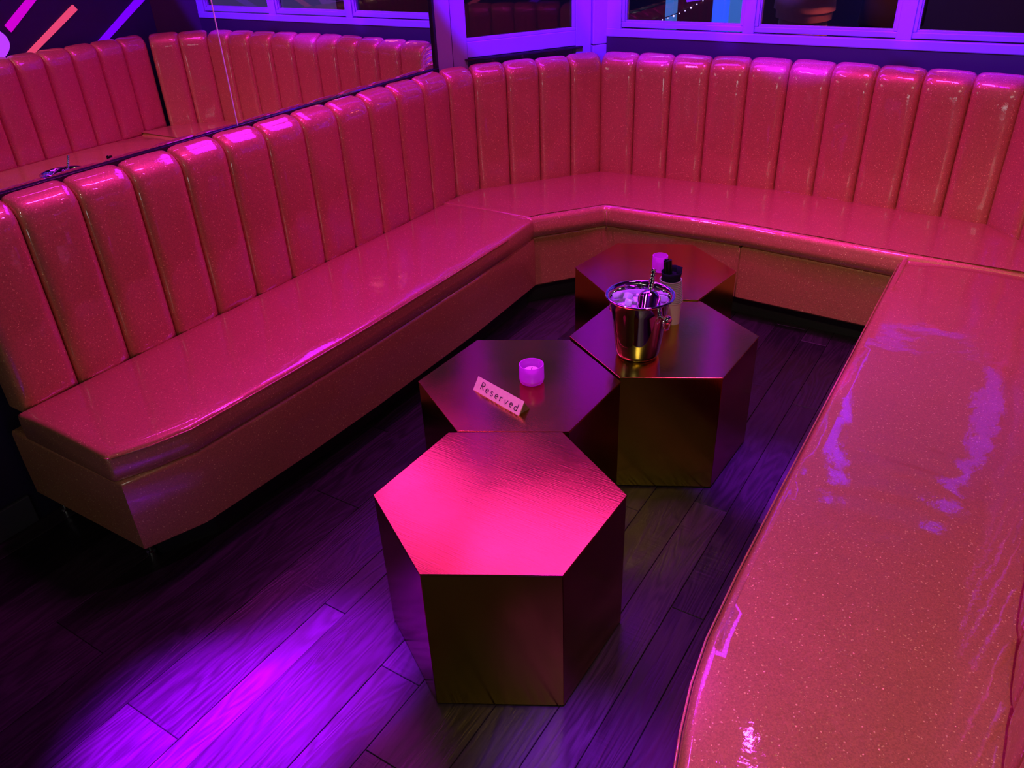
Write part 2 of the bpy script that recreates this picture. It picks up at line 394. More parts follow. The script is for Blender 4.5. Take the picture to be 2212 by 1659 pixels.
# chipped paint edge by the corner
win = box('window_1', -1.865, 0.172, BACK - 0.005, BACK + 0.035, SILL - 0.002, SILL + 0.035, WHITE, bev=0.004); tag(win, kind='structure')
box('window_rail', -1.865, 0.172, BACK - 0.002, BACK + 0.04, 2.17, 2.26, WHITE, win, 0.004)
panes = [(-1.757, -1.208), (-1.118, -0.578), (-0.480, 0.088)]
edges = [(-1.865, -1.757), (-1.208, -1.118), (-0.578, -0.480), (0.088, 0.172)]
PZ0, PZ1 = 1.117, 2.16
for a, b in edges:
    box('mullion', a + (0.02 if a > -1.8 else 0.0), b - (0.02 if b < 0.1 else 0.0), BACK - 0.002, BACK + 0.035, SILL + 0.033, 2.18, WHITE, win, 0.003)
for a, b in panes:
    # sash: four bars with a small bead
    box('sash_bar', a - 0.024, b + 0.024, BACK + 0.008, BACK + 0.045, SILL + 0.040, PZ0 - 0.008, WHITE, win, 0.003)
    box('sash_bar', a - 0.024, b + 0.024, BACK + 0.008, BACK + 0.045, PZ1, PZ1 + 0.03, WHITE, win, 0.003)
    box('sash_bar', a - 0.024, a - 0.006, BACK + 0.008, BACK + 0.045, PZ0 - 0.008, PZ1, WHITE, win, 0.003)
    box('sash_bar', b + 0.006, b + 0.024, BACK + 0.008, BACK + 0.045, PZ0 - 0.008, PZ1, WHITE, win, 0.003)
    box('glazing_bead', a - 0.008, b + 0.008, BACK + 0.018, BACK + 0.045, PZ0 - 0.010, PZ0, WHITE, win, 0.002)
    box('glazing_bead', a - 0.008, a, BACK + 0.018, BACK + 0.045, PZ0, PZ1, WHITE, win, 0.002)
    box('glazing_bead', b, b + 0.008, BACK + 0.018, BACK + 0.045, PZ0, PZ1, WHITE, win, 0.002)
    box('pane', a - 0.004, b + 0.004, BACK + 0.032, BACK + 0.038, PZ0 - 0.004, PZ1, PANE, win)
box('chipped_edge', -1.874, -1.862, BACK - 0.010, BACK - 0.001, 0.985, SILL, simple('bare_plaster', (0.85, 0.75, 0.80), 0.7), wb, 0.002)
# diagonal door wall
DA, DB = (-2.335, 3.03), (-1.862, 3.75)
wd = sbox('wall_diagonal', DA, DB, -0.10, 0.88, 0.02, 0.10, -0.06, 0.30, PLUM); tag(wd, kind='structure')
wdu = sbox('wall_diagonal_upper', DA, DB, -0.10, 0.88, 0.02, 0.10, 2.30, 2.8, PLUM); tag(wdu, kind='structure')
door = sbox('door_1', DA, DB, 0.075, 0.146, 0.0, 0.04, 0.28, 2.25, WHITE, bev=0.003); tag(door, kind='structure')
sbox('casing', DA, DB, -0.02, 0.070, -0.012, 0.05, 0.0, 2.3, WHITE, door, 0.004)
sbox('casing', DA, DB, 0.792, 0.868, -0.012, 0.05, 1.012, 2.3, WHITE, door, 0.004)
sbox('casing', DA, DB, 0.792, 0.868, -0.010, 0.05, 0.0, 1.010, WHITE, door, 0.003)
sbox('stile', DA, DB, 0.705, 0.787, 0.0, 0.04, 0.28, 2.25, WHITE, door, 0.003)
sbox('rail', DA, DB, 0.146, 0.705, 0.0, 0.04, 1.016, 1.083, WHITE, door, 0.003)
sbox('rail', DA, DB, 0.146, 0.705, 0.0, 0.04, 2.15, 2.25, WHITE, door, 0.003)
sbox('rail', DA, DB, 0.146, 0.705, 0.0, 0.04, 0.28, 0.40, WHITE, door, 0.003)
sbox('glazing_bead', DA, DB, 0.146, 0.705, 0.008, 0.04, 1.083, 1.098, WHITE, door, 0.002)
sbox('glazing_bead', DA, DB, 0.690, 0.705, 0.010, 0.04, 1.098, 2.15, WHITE, door, 0.002)
sbox('ledge', DA, DB, 0.130, 0.735, -0.014, 0.01, 1.004, 1.014, FRAME, door, 0.002)
sbox('pane', DA, DB, 0.146, 0.705, 0.018, 0.026, 1.09, 2.15, DOORGLASS, door)
sbox('lower_pane', DA, DB, 0.146, 0.705, 0.018, 0.026, 0.40, 1.016, DOORGLASS, door)

# mirror on the left wall (two plates, black frame)
MX = -2.335
mir = thing('wall_mirror', (WLX, 1.5, 0.97), 'large wall mirror in two plates with black frame above the left banquette', 'mirror')
box('mirror_panel', MX - 0.012, MX, -0.6, 1.8655, 0.99, 2.45, MIRROR, mir)
box('mirror_panel', MX - 0.012, MX, 1.8695, 3.006, 0.982, 2.45, MIRROR, mir)
tag(box('joint_strip', MX - 0.010, MX + 0.0015, 1.8658, 1.8692, 0.985, 2.45, simple('grey_strip', (0.9, 0.85, 0.95), 0.5, 0.0), mir), 'thin pale strip between the two plates')
box('frame_rail', WLX, MX + 0.012, -0.62, 3.02, 0.962, 0.992, FRAME, mir, 0.002)
box('frame_rail', WLX, MX + 0.012, -0.62, 3.02, 2.45, 2.48, FRAME, mir, 0.002)
box('frame_stile', WLX, MX + 0.010, 3.004, 3.022, 0.97, 2.48, FRAME, mir, 0.002)
box('frame_stile', WLX, MX + 0.010, -0.62, -0.60, 0.97, 2.48, FRAME, mir, 0.002)

# painted mural stripes on the right wall (seen in the mirror), glow added as emission
MWX = 0.33


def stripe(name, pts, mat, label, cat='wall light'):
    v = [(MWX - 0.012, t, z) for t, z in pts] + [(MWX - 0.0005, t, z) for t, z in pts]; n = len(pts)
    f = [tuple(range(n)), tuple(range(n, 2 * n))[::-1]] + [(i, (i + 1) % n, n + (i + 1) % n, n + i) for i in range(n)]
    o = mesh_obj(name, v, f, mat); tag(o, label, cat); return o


def bar4(t0, z0, t1, z1, wd):
    d = Vector((t1 - t0, z1 - z0)).normalized(); n = Vector((-d.y, d.x)) * wd / 2
    return [(t0 + n.x, z0 + n.y), (t0 - n.x, z0 - n.y), (t1 - n.x, z1 - n.y), (t1 + n.x, z1 + n.y)]


stripe('mural_stripe', [(2.565, 1.137), (2.587, 1.100), (2.96, 1.372), (2.90, 1.372)], G_MAG, 'magenta diagonal mural stripe with added glow on the dark wall, reflected beside the lavender ring')
stripe('mural_stripe', [(2.585, 0.955), (2.642, 0.955), (3.014, 1.168), (2.994, 1.198)], G_COR, 'coral diagonal mural stripe with added glow on the dark wall, reflected in the mirror')
stripe('mural_stripe', [(3.050, 0.960), (3.118, 0.960), (3.487, 1.178), (3.420, 1.188)], G_VIO, 'violet diagonal mural stripe with added glow on the dark wall, farthest right in the mirror')
ringv = []; cx_, cz_ = 2.33, 1.055
outer = [(cx_ + 0.225 * math.cos(a), cz_ + 0.115 * math.sin(a)) for a in [2 * PI * k / 48 for k in range(48)]]
inner = [(cx_ + 0.150 * math.cos(a), cz_ + 0.062 * math.sin(a)) for a in [2 * PI * k / 48 for k in range(48)]]
v = []
for x in (MWX - 0.014, MWX - 0.0005):
    v += [(x, t, z) for t, z in outer] + [(x, t, z) for t, z in inner]
f = []
for k in range(48):
    k2 = (k + 1) % 48
    f += [(k, k2, 48 + k2, 48 + k), (96 + k, 144 + k, 144 + k2, 96 + k2), (k, 96 + k, 96 + k2, k2), (48 + k, 48 + k2, 144 + k2, 144 + k)]
tag(mesh_obj('mural_ring', v, f, G_LAV), 'lavender rounded mural ring with added glow cut by the mirror left edge', 'wall light')

# ================================================================= BANQUETTES
def channel_mesh(name, wdt, seed, depth=0.066, z0=0.426, z1=0.978, bulge=0.026):
    rnd = random.Random(seed)
    path = [(0.0, z0 - 0.012), (0.004, z0 - 0.002), (0.0, z0 + 0.006), (0.0, z0 + 0.018)]
    path += [(0.0, z) for z in [z0 + 0.035 + (0.905 - z0 - 0.035) * k / 12 for k in range(13)]]
    R = 0.052
    for k in range(1, 9):
        a = PI / 2 * k / 8; path.append((-R + R * math.cos(a), z1 - R + R * math.sin(a)))
    path += [(-depth * 0.8, z1 - 0.001), (-depth, z1 - 0.006)]
    NU = 22; V = []; F = []; NP = len(path)
    ox, oy = rnd.uniform(0, 50), rnd.uniform(0, 50)
    for i in range(NU + 1):
        x = -1 + 2 * i / NU
        x = math.copysign(abs(x) ** 0.7, x)
        u = (x + 1) / 2 * wdt
        for j, (o, z) in enumerate(path):
            a = path[max(j - 1, 0)]; b = path[min(j + 1, NP - 1)]
            tx, tz = b[0] - a[0], b[1] - a[1]; l = math.hypot(tx, tz) or 1
            nx, nz = tz / l, -tx / l
            t = j / (NP - 1)
            bl = bulge * (1 - abs(x) ** 5.0) ** 0.55 if abs(x) < 1 else 0
            if z > 0.93: bl *= 1 - 0.45 * min(1, (z - 0.93) / 0.045)
            if j < 4: bl *= (0.35, 0.62, 0.85, 0.96)[j]
            if j < 3: nx, nz = 1, 0
            if j > NP - 3: bl *= 0.6
            if j > NP - 2: bl *= 0.3
            ns = noise.noise(Vector((ox + u * 9, oy + z * 5, 0))) * 0.0028 + noise.noise(Vector((ox + u * 30, oy + z * 12, 3))) * 0.0009
            cr = 0.0035 if abs(x) < 0.999 else 0.0
            V.append((u, -(o + nx * (bl + ns * min(1, (1 - abs(x)) * 5))), z + nz * (bl + ns)))
    for i in range(NU):
        for j in range(NP - 1):
            F.append((i * NP + j, i * NP + j + 1, (i + 1) * NP + j + 1, (i + 1) * NP + j))
    # sides and back, so each roll is a closed pad
    base = len(V); 
    for i in (0, NU):
        V.append((V[i * NP][0], depth, z0 - 0.012))
    for i, bi in ((0, base), (NU, base + 1)):
        F.append(tuple([i * NP + j for j in range(NP)] + [bi]))
    F.append(tuple(i * NP for i in range(NU + 1)) + (base + 1, base))
    F.append(tuple(i * NP + NP - 1 for i in range(NU + 1)) + (base + 1, base))
    me = bpy.data.meshes.new(name); me.from_pydata(V, [], F)
    bm = bmesh.new(); bm.from_mesh(me); bmesh.ops.recalc_face_normals(bm, faces=bm.faces); bm.to_mesh(me); bm.free()
    for p in me.polygons: p.use_smooth = True
    me.set_sharp_from_angle(angle=math.radians(60)); me.materials.append(VIN)
    return me


MESHES = {}


def channel_row(parent, A, B, n, seed=0):
    """n padded rolls from A to B (room side on the right of A->B)"""
    A = Vector(A); B = Vector(B); wdt = (B - A).length / n; ang = math.atan2(B.y - A.y, B.x - A.x); d = (B - A).normalized()
    off = WL[parent.name]
    for k in range(n):
        key = (round(wdt, 3), (k + seed) % 5)
        if key not in MESHES: MESHES[key] = channel_mesh('back_channel', wdt * 1.0, hash(key[1]) + 11 * len(MESHES))
        o = bpy.data.objects.new('back_channel', MESHES[key]); COL.objects.link(o); o.parent = parent
        p = A + d * wdt * k
        o.location = (p.x - off.x, p.y - off.y, -off.z); o.rotation_euler = (0, 0, ang)


def loft_cushion(name, backs, fronts, zt, th, rf, parent, n, crown=0.010, zfun=None, endround=(True, True), seed=1, bulge=0.006, mat=VIN, ends=0.012):
    """cushion: paired polylines of back and front points; zt top height, th thickness, rf front edge radius"""
    B = lerp_poly(backs, n) if not isinstance(backs[0], tuple) or len(backs) != len(fronts) else None
    bs = []; fs = []
    # paired interpolation so corners stay matched
    if len(backs) == len(fronts):
        segl = [max((Vector(backs[i + 1]) - Vector(backs[i])).length, (Vector(fronts[i + 1]) - Vector(fronts[i])).length) for i in range(len(backs) - 1)]
        for i in range(len(backs) - 1):
            k = max(1, int(round(n * segl[i] / sum(segl))))
            for q in range(k):
                bs.append(Vector(backs[i]).lerp(Vector(backs[i + 1]), q / k)); fs.append(Vector(fronts[i]).lerp(Vector(fronts[i + 1]), q / k))
        bs.append(Vector(backs[-1])); fs.append(Vector(fronts[-1]))
    N = len(bs); NA = 22
    prof = []  # (a, off, dz, kind)
    prof += [(0.0, 0.0, -th), (0.0, -0.002, -th * 0.5), (0.0, 0.0, -0.012), (0.0, 0.004, -0.003)]
    for k in range(1, NA): prof.append((k / NA, 0.0, None))
    for k in range(0, 7):
        a = PI / 2 * k / 6; prof.append((1.0, -rf + rf * math.sin(a), -rf + rf * math.cos(a)))
    prof += [(1.0, bulge, -rf - (th - rf) * 0.35), (1.0, bulge * 0.6, -rf - (th - rf) * 0.7), (1.0, -0.002, -th + 0.006), (1.0, -0.010, -th)]
    V = []; F = []; NP = len(prof)
    T = [0.0]
    for i in range(1, N): T.append(T[-1] + (fs[i] - fs[i - 1]).length)
    Lt = max(T[-1], 1e-3)
    for i in range(N):
        b, fr = bs[i], fs[i]; d = (fr - b).normalized(); depth = (fr - b).length
        e0 = min(T[i], Lt - T[i])
        for (a, off, dz) in prof:
            if dz is None: z = zt
            else: z = zt + dz
            p = b.lerp(fr, a) + d * off
            if dz is None:
                z = zt + crown * (math.sin(PI * min(max(a, 0), 1)) ** 0.8)
                z += 0.0022 * noise.noise(Vector((p.x * 6 + seed, p.y * 6, 0))) + 0.0006 * noise.noise(Vector((p.x * 22 + seed, p.y * 22, 1)))
                if zfun: z += zfun(p, a)
            V.append([p.x, p.y, z])
    for i in range(N - 1):
        for j in range(NP - 1):
            F.append((i * NP + j, i * NP + j + 1, (i + 1) * NP + j + 1, (i + 1) * NP + j))
        F.append((i * NP + NP - 1, i * NP, (i + 1) * NP, (i + 1) * NP + NP - 1))
    # rounded end rings
    for side, i in ((0, 0), (1, N - 1)):
        nb = bs[1] - bs[0] if side == 0 else bs[-2] - bs[-1]
        nb = nb if nb.length > 1e-6 else (fs[1] - fs[0] if side == 0 else fs[-2] - fs[-1])
        outd = -nb.normalized()
        nf = (fs[1] - fs[0]) if side == 0 else (fs[-2] - fs[-1])
        if nf.length > 1e-6: outd = ((-nb.normalized()) + (-nf.normalized())).normalized()
        prev = i * NP; cz = zt - th / 2; cen = (bs[i] + fs[i]) / 2; dd = (fs[i] - bs[i]).normalized()
        for (o, ins) in ((ends * 0.55, ends * 0.12), (ends * 0.9, ends * 0.45), (ends, ends * 0.9)):
            st = len(V)
            for j in range(NP):
                x, y, z = V[i * NP + j]; p = Vector((x, y)); a = prof[j][0]
                z2 = z - ins if z > cz else z + ins
                along = (p - bs[i]).dot(dd); Lb = (fs[i] - bs[i]).length
                sh = -ins if along > Lb * 0.9 else (ins if along < 0.02 else 0)
                p2 = p + dd * sh + outd * o
                V.append([p2.x, p2.y, z2])
            for j in range(NP - 1): F.append((prev + j, prev + j + 1, st + j + 1, st + j))
            F.append((prev + NP - 1, prev, st, st + NP - 1))
            prev = st
        F.append(tuple(prev + j for j in range(NP)))
    return mesh_obj(name, V, F, mat, parent, True, 50)


def base_run(name, front, back, z0, z1, parent, mat=VIN):
    """upholstered plinth panel: closed polygon with softly rolled top edge"""
    poly = [Vector(p) for p in front] + [Vector(p) for p in back]
    c = sum((Vector(p) for p in poly), Vector((0, 0))) / len(poly)
    rings = [(0.008, z0), (0.0, z0 + 0.008), (-0.001, (z0 + z1) / 2), (0.0, z1 - 0.016), (0.003, z1 - 0.006), (0.012, z1)]
    n = len(poly); V = []; F = []
    area2 = sum(poly[i].x * poly[(i + 1) % n].y - poly[(i + 1) % n].x * poly[i].y for i in range(n))
    sg = 1 if area2 > 0 else -1
    for ins, z in rings:
        for i in range(n):
            a, b_, c_ = poly[i - 1], poly[i], poly[(i + 1) % n]
            e1 = (b_ - a).normalized(); e2 = (c_ - b_).normalized()
            n1 = Vector((-e1.y, e1.x)) * sg; n2 = Vector((-e2.y, e2.x)) * sg
            m = (n1 + n2)
            m = m / max(m.length_squared, 0.3) * 2 if m.length > 0.1 else n1
            V.append((b_.x + m.x * ins, b_.y + m.y * ins, z))
    for r in range(len(rings) - 1):
        for i in range(n): F.append((r * n + i, r * n + (i + 1) % n, (r + 1) * n + (i + 1) % n, (r + 1) * n + i))
    F.append(tuple(range(n))); F.append(tuple((len(rings) - 1) * n + i for i in range(n)))
    return mesh_obj(name, V, F, mat, parent, True, 40)


# ---- left banquette
lb = thing('banquette', (-1.95, 1.8, 0), 'long glitter vinyl banquette under the wall mirror, left side of the booth', 'sofa')
LF = [(-1.812, 0.828), (-1.770, 0.92), (-1.738, 1.02), (-1.722, 1.37), (-1.714, 1.73), (-1.717, 2.04), (-1.720, 2.36), (-1.724, 2.61), (-1.742, 2.842)]
LB = [(-2.238, y) for _, y in LF]
loft_cushion('seat_cushion', LB, LF, 0.428, 0.088, 0.016, lb, 52, crown=0.009, seed=3)
channel_row(lb, (-2.257, 0.842), (-2.245, 2.96), 12, 0)
channel_row(lb, (-2.245, 2.96), (-2.200, 3.10), 1, 2)
base_run('base_panel', [(-1.806, 0.826), (-1.745, 0.99), (-1.724, 1.37), (-1.716, 1.73), (-1.722, 2.36), (-1.750, 2.865)], [(-2.330, 2.865), (-2.330, 0.820)], 0.10, 0.342, lb)
prism('toe_kick', [(-1.87, 0.90), (-1.80, 1.05), (-1.79, 2.85), (-2.34, 2.85), (-2.34, 0.90)], 0.0, 0.10, DARK, lb)
pz = 0.4285
tube('piping', [(x + 0.0025, y, 0.419) for x, y in LF[:-1]], 0.0026, VIN, lb)
tube('piping', [(-2.225, 0.819, 0.420), (-2.0, 0.8185, 0.420), (-1.822, 0.819, 0.419), (-1.813, 0.823, 0.419)], 0.0026, VIN, lb)
for (x, y) in ((-2.31, 0.868), (-1.90, 0.885)):
    o = lathe('leg', [(0.014, 0.0), (0.014, 0.012), (0.009, 0.016), (0.009, 0.1)], (x, y, 0), CHROME, lb, 14); tag(o, 'small metal foot')

# ---- corner / back banquette
cb = thing('banquette', (-1.0, 3.45, 0), 'glitter vinyl corner banquette under the windows behind the far table', 'sofa')
CBk = [(-2.238, 2.852), (-2.205, 3.10), (-1.806, 3.608), (-0.942, 3.680), (-0.055, 3.600), (0.185, 3.335), (0.198, 3.165)]
CFr = [(-1.742, 2.852), (-1.715, 2.89), (-1.528, 3.125), (-0.930, 3.152), (-0.300, 3.112), (0.02, 3.115), (0.185, 3.128)]
loft_cushion('seat_cushion', CBk, CFr, 0.436, 0.094, 0.036, cb, 72, crown=0.004, seed=9, bulge=0.010)
channel_row(cb, (-2.200, 3.10), (-1.806, 3.607), 4, 1)
channel_row(cb, (-1.806, 3.607), (-0.942, 3.680), 5, 0)
channel_row(cb, (-0.942, 3.680), (-0.055, 3.602), 5, 3)
channel_row(cb, (-0.055, 3.602), (0.190, 3.345), 2, 2)
base_run('base_panel', [(-1.755, 2.868), (-1.640, 3.020), (-1.522, 3.145), (-0.918, 3.162)], [(-0.918, 3.70), (-1.80, 3.70), (-2.25, 3.05), (-2.25, 2.868)], 0.10, 0.342, cb)
base_run('base_panel', [(-0.914, 3.162), (-0.300, 3.135), (0.20, 3.135)], [(0.25, 3.135), (0.25, 3.40), (0.0, 3.70), (-0.914, 3.70)], 0.10, 0.342, cb)
prism('toe_kick', [(-1.82, 2.88), (-1.60, 3.18), (-0.92, 3.24), (0.2, 3.22), (0.2, 3.72), (-1.85, 3.72), (-2.3, 3.0), (-2.3, 2.88)], 0.0, 0.10, DARK, cb)
# puckered seam on the plinth
V, F = tube_vf([(-0.916, 3.158, z) for z in (0.11, 0.2, 0.3, 0.335)], 0.0022, 6); mesh_obj('seam', V, F, VIN, cb, True)
V, F = tube_vf([(-1.519, 3.118, 0.425), (-1.510, 3.096, 0.405), (-1.508, 3.092, 0.38), (-1.512, 3.10, 0.345)], 0.0022, 6)
mesh_obj('seam', V, F, VIN, cb, True)

# ---- right banquette
rb = thing('banquette', (-0.05, 1.9, 0), 'wide glitter vinyl banquette seat filling the lower right foreground', 'sofa')
RF = [(-0.150, 0.52), (-0.205, 0.68), (-0.246, 0.84), (-0.266, 0.94), (-0.279, 1.05), (-0.285, 1.25), (-0.288, 1.6), (-0.290, 2.2), (-0.292, 2.7), (-0.293, 3.10), (-0.293, 3.14)]
RB = [(0.222, y) for _, y in RF]


def sag(p, a):
    z = -0.012 * min(1, max(0, (p.y - 2.75) / 0.3))
    # worn hollow with ripples across the cushion
    d2 = ((p.x + 0.02) / 0.17) ** 2 + ((p.y - 2.05) / 0.34) ** 2
    z -= 0.010 * math.exp(-d2)
    g = math.exp(-(((p.x + 0.05) / 0.13) ** 2 + ((p.y - 1.72) / 0.17) ** 2))
    z += 0.0022 * g * math.sin((p.y - 1.72 + 0.25 * (p.x + .05) ** 2 * 8) * 2 * PI / 0.10)
    g2 = math.exp(-(((p.x + 0.17) / 0.035) ** 2 + ((p.y - 1.78) / 0.30) ** 2))
    z += 0.0012 * g2 * math.sin(p.y * 2 * PI / 0.045)
    return z


loft_cushion('seat_cushion', RB, RF, 0.424, 0.086, 0.022, rb, 110, crown=0.008, zfun=sag, seed=21)
channel_row(rb, (0.218, 3.335), (0.234, 0.62), 16, 4)
base_run('base_panel', [(-0.170, 0.54), (-0.262, 0.95), (-0.286, 1.6), (-0.288, 3.13)][::-1], [(0.20, 0.54), (0.20, 3.13)], 0.10, 0.338, rb)
prism('toe_kick', [(-0.10, 0.62), (-0.20, 1.0), (-0.22, 3.12), (0.32, 3.12), (0.32, 0.62)], 0.0, 0.10, DARK, rb)
tube('piping', [(x - 0.0035, y, 0.404) for x, y in RF[:-1]], 0.0024, VIN, rb)

# ================================================================= TABLES
def hex_table(cx, cy, rot, h, label, R=0.30):
    t = thing('hexagonal_table', (cx, cy, 0), label, 'table')
    P = [(cx + R * math.cos(math.radians(rot + 60 * k)), cy + R * math.sin(math.radians(rot + 60 * k))) for k in range(6)]
    prism('tabletop', P, h - 0.0045, h, BRASS, t, 0.0012)
    c = Vector((cx, cy))
    for k in range(6):
        a, b = Vector(P[k]), Vector(P[(k + 1) % 6]); e = (b - a).normalized(); n = Vector((e.y, -e.x))
        if n.dot(a - c) < 0: n = -n
        a2 = a - n * 0.0012 + e * 0.0010; b2 = b - n * 0.0012 - e * 0.0010
        poly = [tuple(a2), tuple(b2), tuple(b2 - n * 0.010 - e * 0.006), tuple(a2 - n * 0.010 + e * 0.006)]
        prism('side_panel', poly, 0.006, h - 0.0055, BRASS, t, 0.0008)
    Q = [(cx + (R - 0.03) * math.cos(math.radians(rot + 60 * k)), cy + (R - 0.03) * math.sin(math.radians(rot + 60 * k))) for k in range(6)]
    prism('plinth', Q, 0.0, 0.05, DARK, t)
    return t


TH = dict(A=0.4228, B=0.4057, C=0.4081, D=0.4124)
hex_table(-0.8471, 1.1976, 29.4, TH['A'], 'nearest hexagonal brass table with a bright pink empty top')
hex_table(-1.0962, 1.6854, 28.5, TH['B'], 'hexagonal brass table holding the Reserved sign and a candle')
hex_table(-0.8337, 2.1429, 27.9, TH['C'], 'hexagonal brass table holding the ice bucket and cups')
hex_table(-1.0717, 2.6177, 23.2, TH['D'], 'farthest hexagonal brass table with one candle holder')

# ================================================================= ICE BUCKET
hC = TH['C']; bx, by = -0.858, 1.998
bk = thing('ice_bucket', (bx, by, hC), 'polished steel ice bucket with ring handles on the hexagonal table', 'bucket')
prof = [(0.0, 0.004), (0.045, 0.004), (0.050, 0.0), (0.057, 0.001), (0.064, 0.008), (0.068, 0.020), (0.0725, 0.060), (0.078, 0.110), (0.0845, 0.160), (0.0885, 0.190), (0.092, 0.196), (0.099, 0.1975), (0.1025, 0.199),
        (0.1035, 0.2015), (0.1015, 0.204), (0.096, 0.2035), (0.090, 0.200), (0.0865, 0.192), (0.083, 0.165), (0.0765, 0.110), (0.071, 0.060), (0.066, 0.020), (0.05, 0.010), (0.0, 0.010)]
lathe('bucket_body', prof, (bx, by, hC), CHROME, bk, 64, 60)
hd = Vector((0.89, -0.197)).normalized()
for sgn in (1, -1):
    d = hd * sgn; z = hC + 0.150; rr = 0.0835
    P0 = Vector((bx + d.x * rr, by + d.y * rr, z)); d3 = Vector((d.x, d.y, 0)); sd = Vector((-d.y, d.x, 0))
    prof2 = [(0.0, 0), (0.006, 0.0), (0.005, 0.006), (0.007, 0.009), (0.0125, 0.014), (0.0135, 0.020), (0.011, 0.027), (0.006, 0.031), (0.0, 0.032)]
    V = []; F = []; seg = 18
    for r_, l_ in prof2:
        for k in range(seg):
            a = 2 * PI * k / seg; q = P0 + d3 * (l_ - 0.002) + sd * r_ * math.cos(a) + Vector((0, 0, 1)) * r_ * math.sin(a); V.append(tuple(q))
    for i in range(len(prof2) - 1):
        for k in range(seg): F.append((i * seg + k, i * seg + (k + 1) % seg, (i + 1) * seg + (k + 1) % seg, (i + 1) * seg + k))
    kn = mesh_obj('handle_knob', V, F, CHROME, bk, True)
    ring = [P0 + d3 * (0.010 + 0.004 * (1 - math.cos(2 * PI * k / 28))) + sd * 0.0155 * math.sin(2 * PI * k / 28) + Vector((0, 0, -0.015 + 0.0185 * math.cos(2 * PI * k / 28))) for k in range(28)]
    V, F = tube_vf(ring, 0.0024, 8, True); mesh_obj('ring_handle', V, F, CHROME, kn, True)

# ice cubes
rnd = random.Random(4); spots = []
for k in range(15):
    for _ in range(200):
        a = rnd.uniform(0, 2 * PI); r = 0.066 * math.sqrt(rnd.random()); p = (r * math.cos(a), r * math.sin(a))
        if all((p[0] - q[0]) ** 2 + (p[1] - q[1]) ** 2 > 0.021 ** 2 for q in spots): spots.append(p); break
for k, (ix, iy) in enumerate(spots):
    s = rnd.uniform(0.021, 0.027); z = hC + 0.152 + rnd.uniform(0, 0.012) + (0.006 if ix < 0 else 0)
    rot = Matrix.Rotation(rnd.uniform(0, 6), 3, 'Z') @ Matrix.Rotation(rnd.uniform(-.7, .7), 3, 'X') @ Matrix.Rotation(rnd.uniform(-.6, .6), 3, 'Y')
    bm = bmesh.new(); bmesh.ops.create_cube(bm, size=1)
    bmesh.ops.bevel(bm, geom=bm.edges[:], offset=0.16, segments=2, affect='EDGES', profile=0.6)
    for v in bm.verts:
        v.co = rot @ Vector((v.co.x * s * rnd.uniform(.97, 1.03), v.co.y * s * 0.9, v.co.z * s * 0.95))
    me = bpy.data.meshes.new('ice_cube'); bm.to_mesh(me); bm.free(); me.materials.append(ICE)
    for p in me.polygons: p.use_smooth = True
    o = bpy.data.objects.new('ice_cube', me); COL.objects.link(o); o.location = (bx + ix, by + iy, z)
    tag(o, 'clear ice cube piled in the steel bucket', 'ice', 'ice cubes in the steel bucket')
# deeper ice holds the pile up
bm = bmesh.new(); bmesh.ops.create_circle(bm, cap_ends=True, radius=0.0795, segments=40)
me = bpy.data.meshes.new('crushed_ice'); bm.free()
V = []; F = []; 
for i in range(9):
    for k in range(36):
        r = 0.079 * i / 8; a = 2 * PI * k / 36; V.append((bx + r * math.cos(a), by + r * math.sin(a), hC + 0.146 + (0.010 * noise.noise(Vector((r * math.cos(a) * 60, r * math.sin(a) * 60, 2))) if i < 8 else 0)))
for i in range(8):
    for k in range(36): F.append((i * 36 + k, i * 36 + (k + 1) % 36, (i + 1) * 36 + (k + 1) % 36, (i + 1) * 36 + k))
b0 = len(V)
for k in range(36): V.append((bx + 0.0735 * math.cos(2 * PI * k / 36), by + 0.0735 * math.sin(2 * PI * k / 36), hC + 0.10))
for k in range(36): F.append((8 * 36 + k, 8 * 36 + (k + 1) % 36, b0 + (k + 1) % 36, b0 + k))
F.append(tuple(b0 + k for k in range(36)))
ci = mesh_obj('crushed_ice', V, F, ICE, None, True); tag(ci, 'broken ice filling the steel bucket below the cubes', 'ice', None, 'stuff')

# scoop: domed bowl, mouth down in the ice, twisted handle rising behind
sc_o = Vector((bx + 0.026, by + 0.006, hC + 0.182))
sp = thing('ice_scoop', tuple(sc_o), 'small polished steel ice scoop stuck in the bucket of ice', 'scoop')
dirb = Vector((0.30, -0.95, -0.62)).normalized()      # towards the mouth
side = dirb.cross(Vector((0, 0, 1))).normalized(); upv = side.cross(dirb).normalized()
V = []; F = []; NL, NA2 = 14, 18
org = sc_o - dirb * 0.038
for lay in (0, 1):
    for i in range(NL + 1):
        t = i / NL; l = 0.086 * t
        r = 0.036 * (1 - (1 - min(t / 0.45, 1)) ** 2) ** 0.5 * (1 - 0.05 * t) + 0.0005; r -= 0.0012 * lay
        for k in range(NA2 + 1):
            a = PI * (-0.12 + 1.24 * k / NA2)
            q = org + dirb * (l + 0.0012 * lay) + side * r * math.cos(a) + upv * (r * math.sin(a) * 0.92)
            V.append(tuple(q))
st = (NL + 1) * (NA2 + 1)
for lay in (0, 1):
    for i in range(NL):
        for k in range(NA2):
            q = (lay * st + i * (NA2 + 1) + k, lay * st + i * (NA2 + 1) + k + 1, lay * st + (i + 1) * (NA2 + 1) + k + 1, lay * st + (i + 1) * (NA2 + 1) + k)
            F.append(q)
for i in range(NL):
    for k in (0, NA2): F.append((i * (NA2 + 1) + k, (i + 1) * (NA2 + 1) + k, st + (i + 1) * (NA2 + 1) + k, st + i * (NA2 + 1) + k))
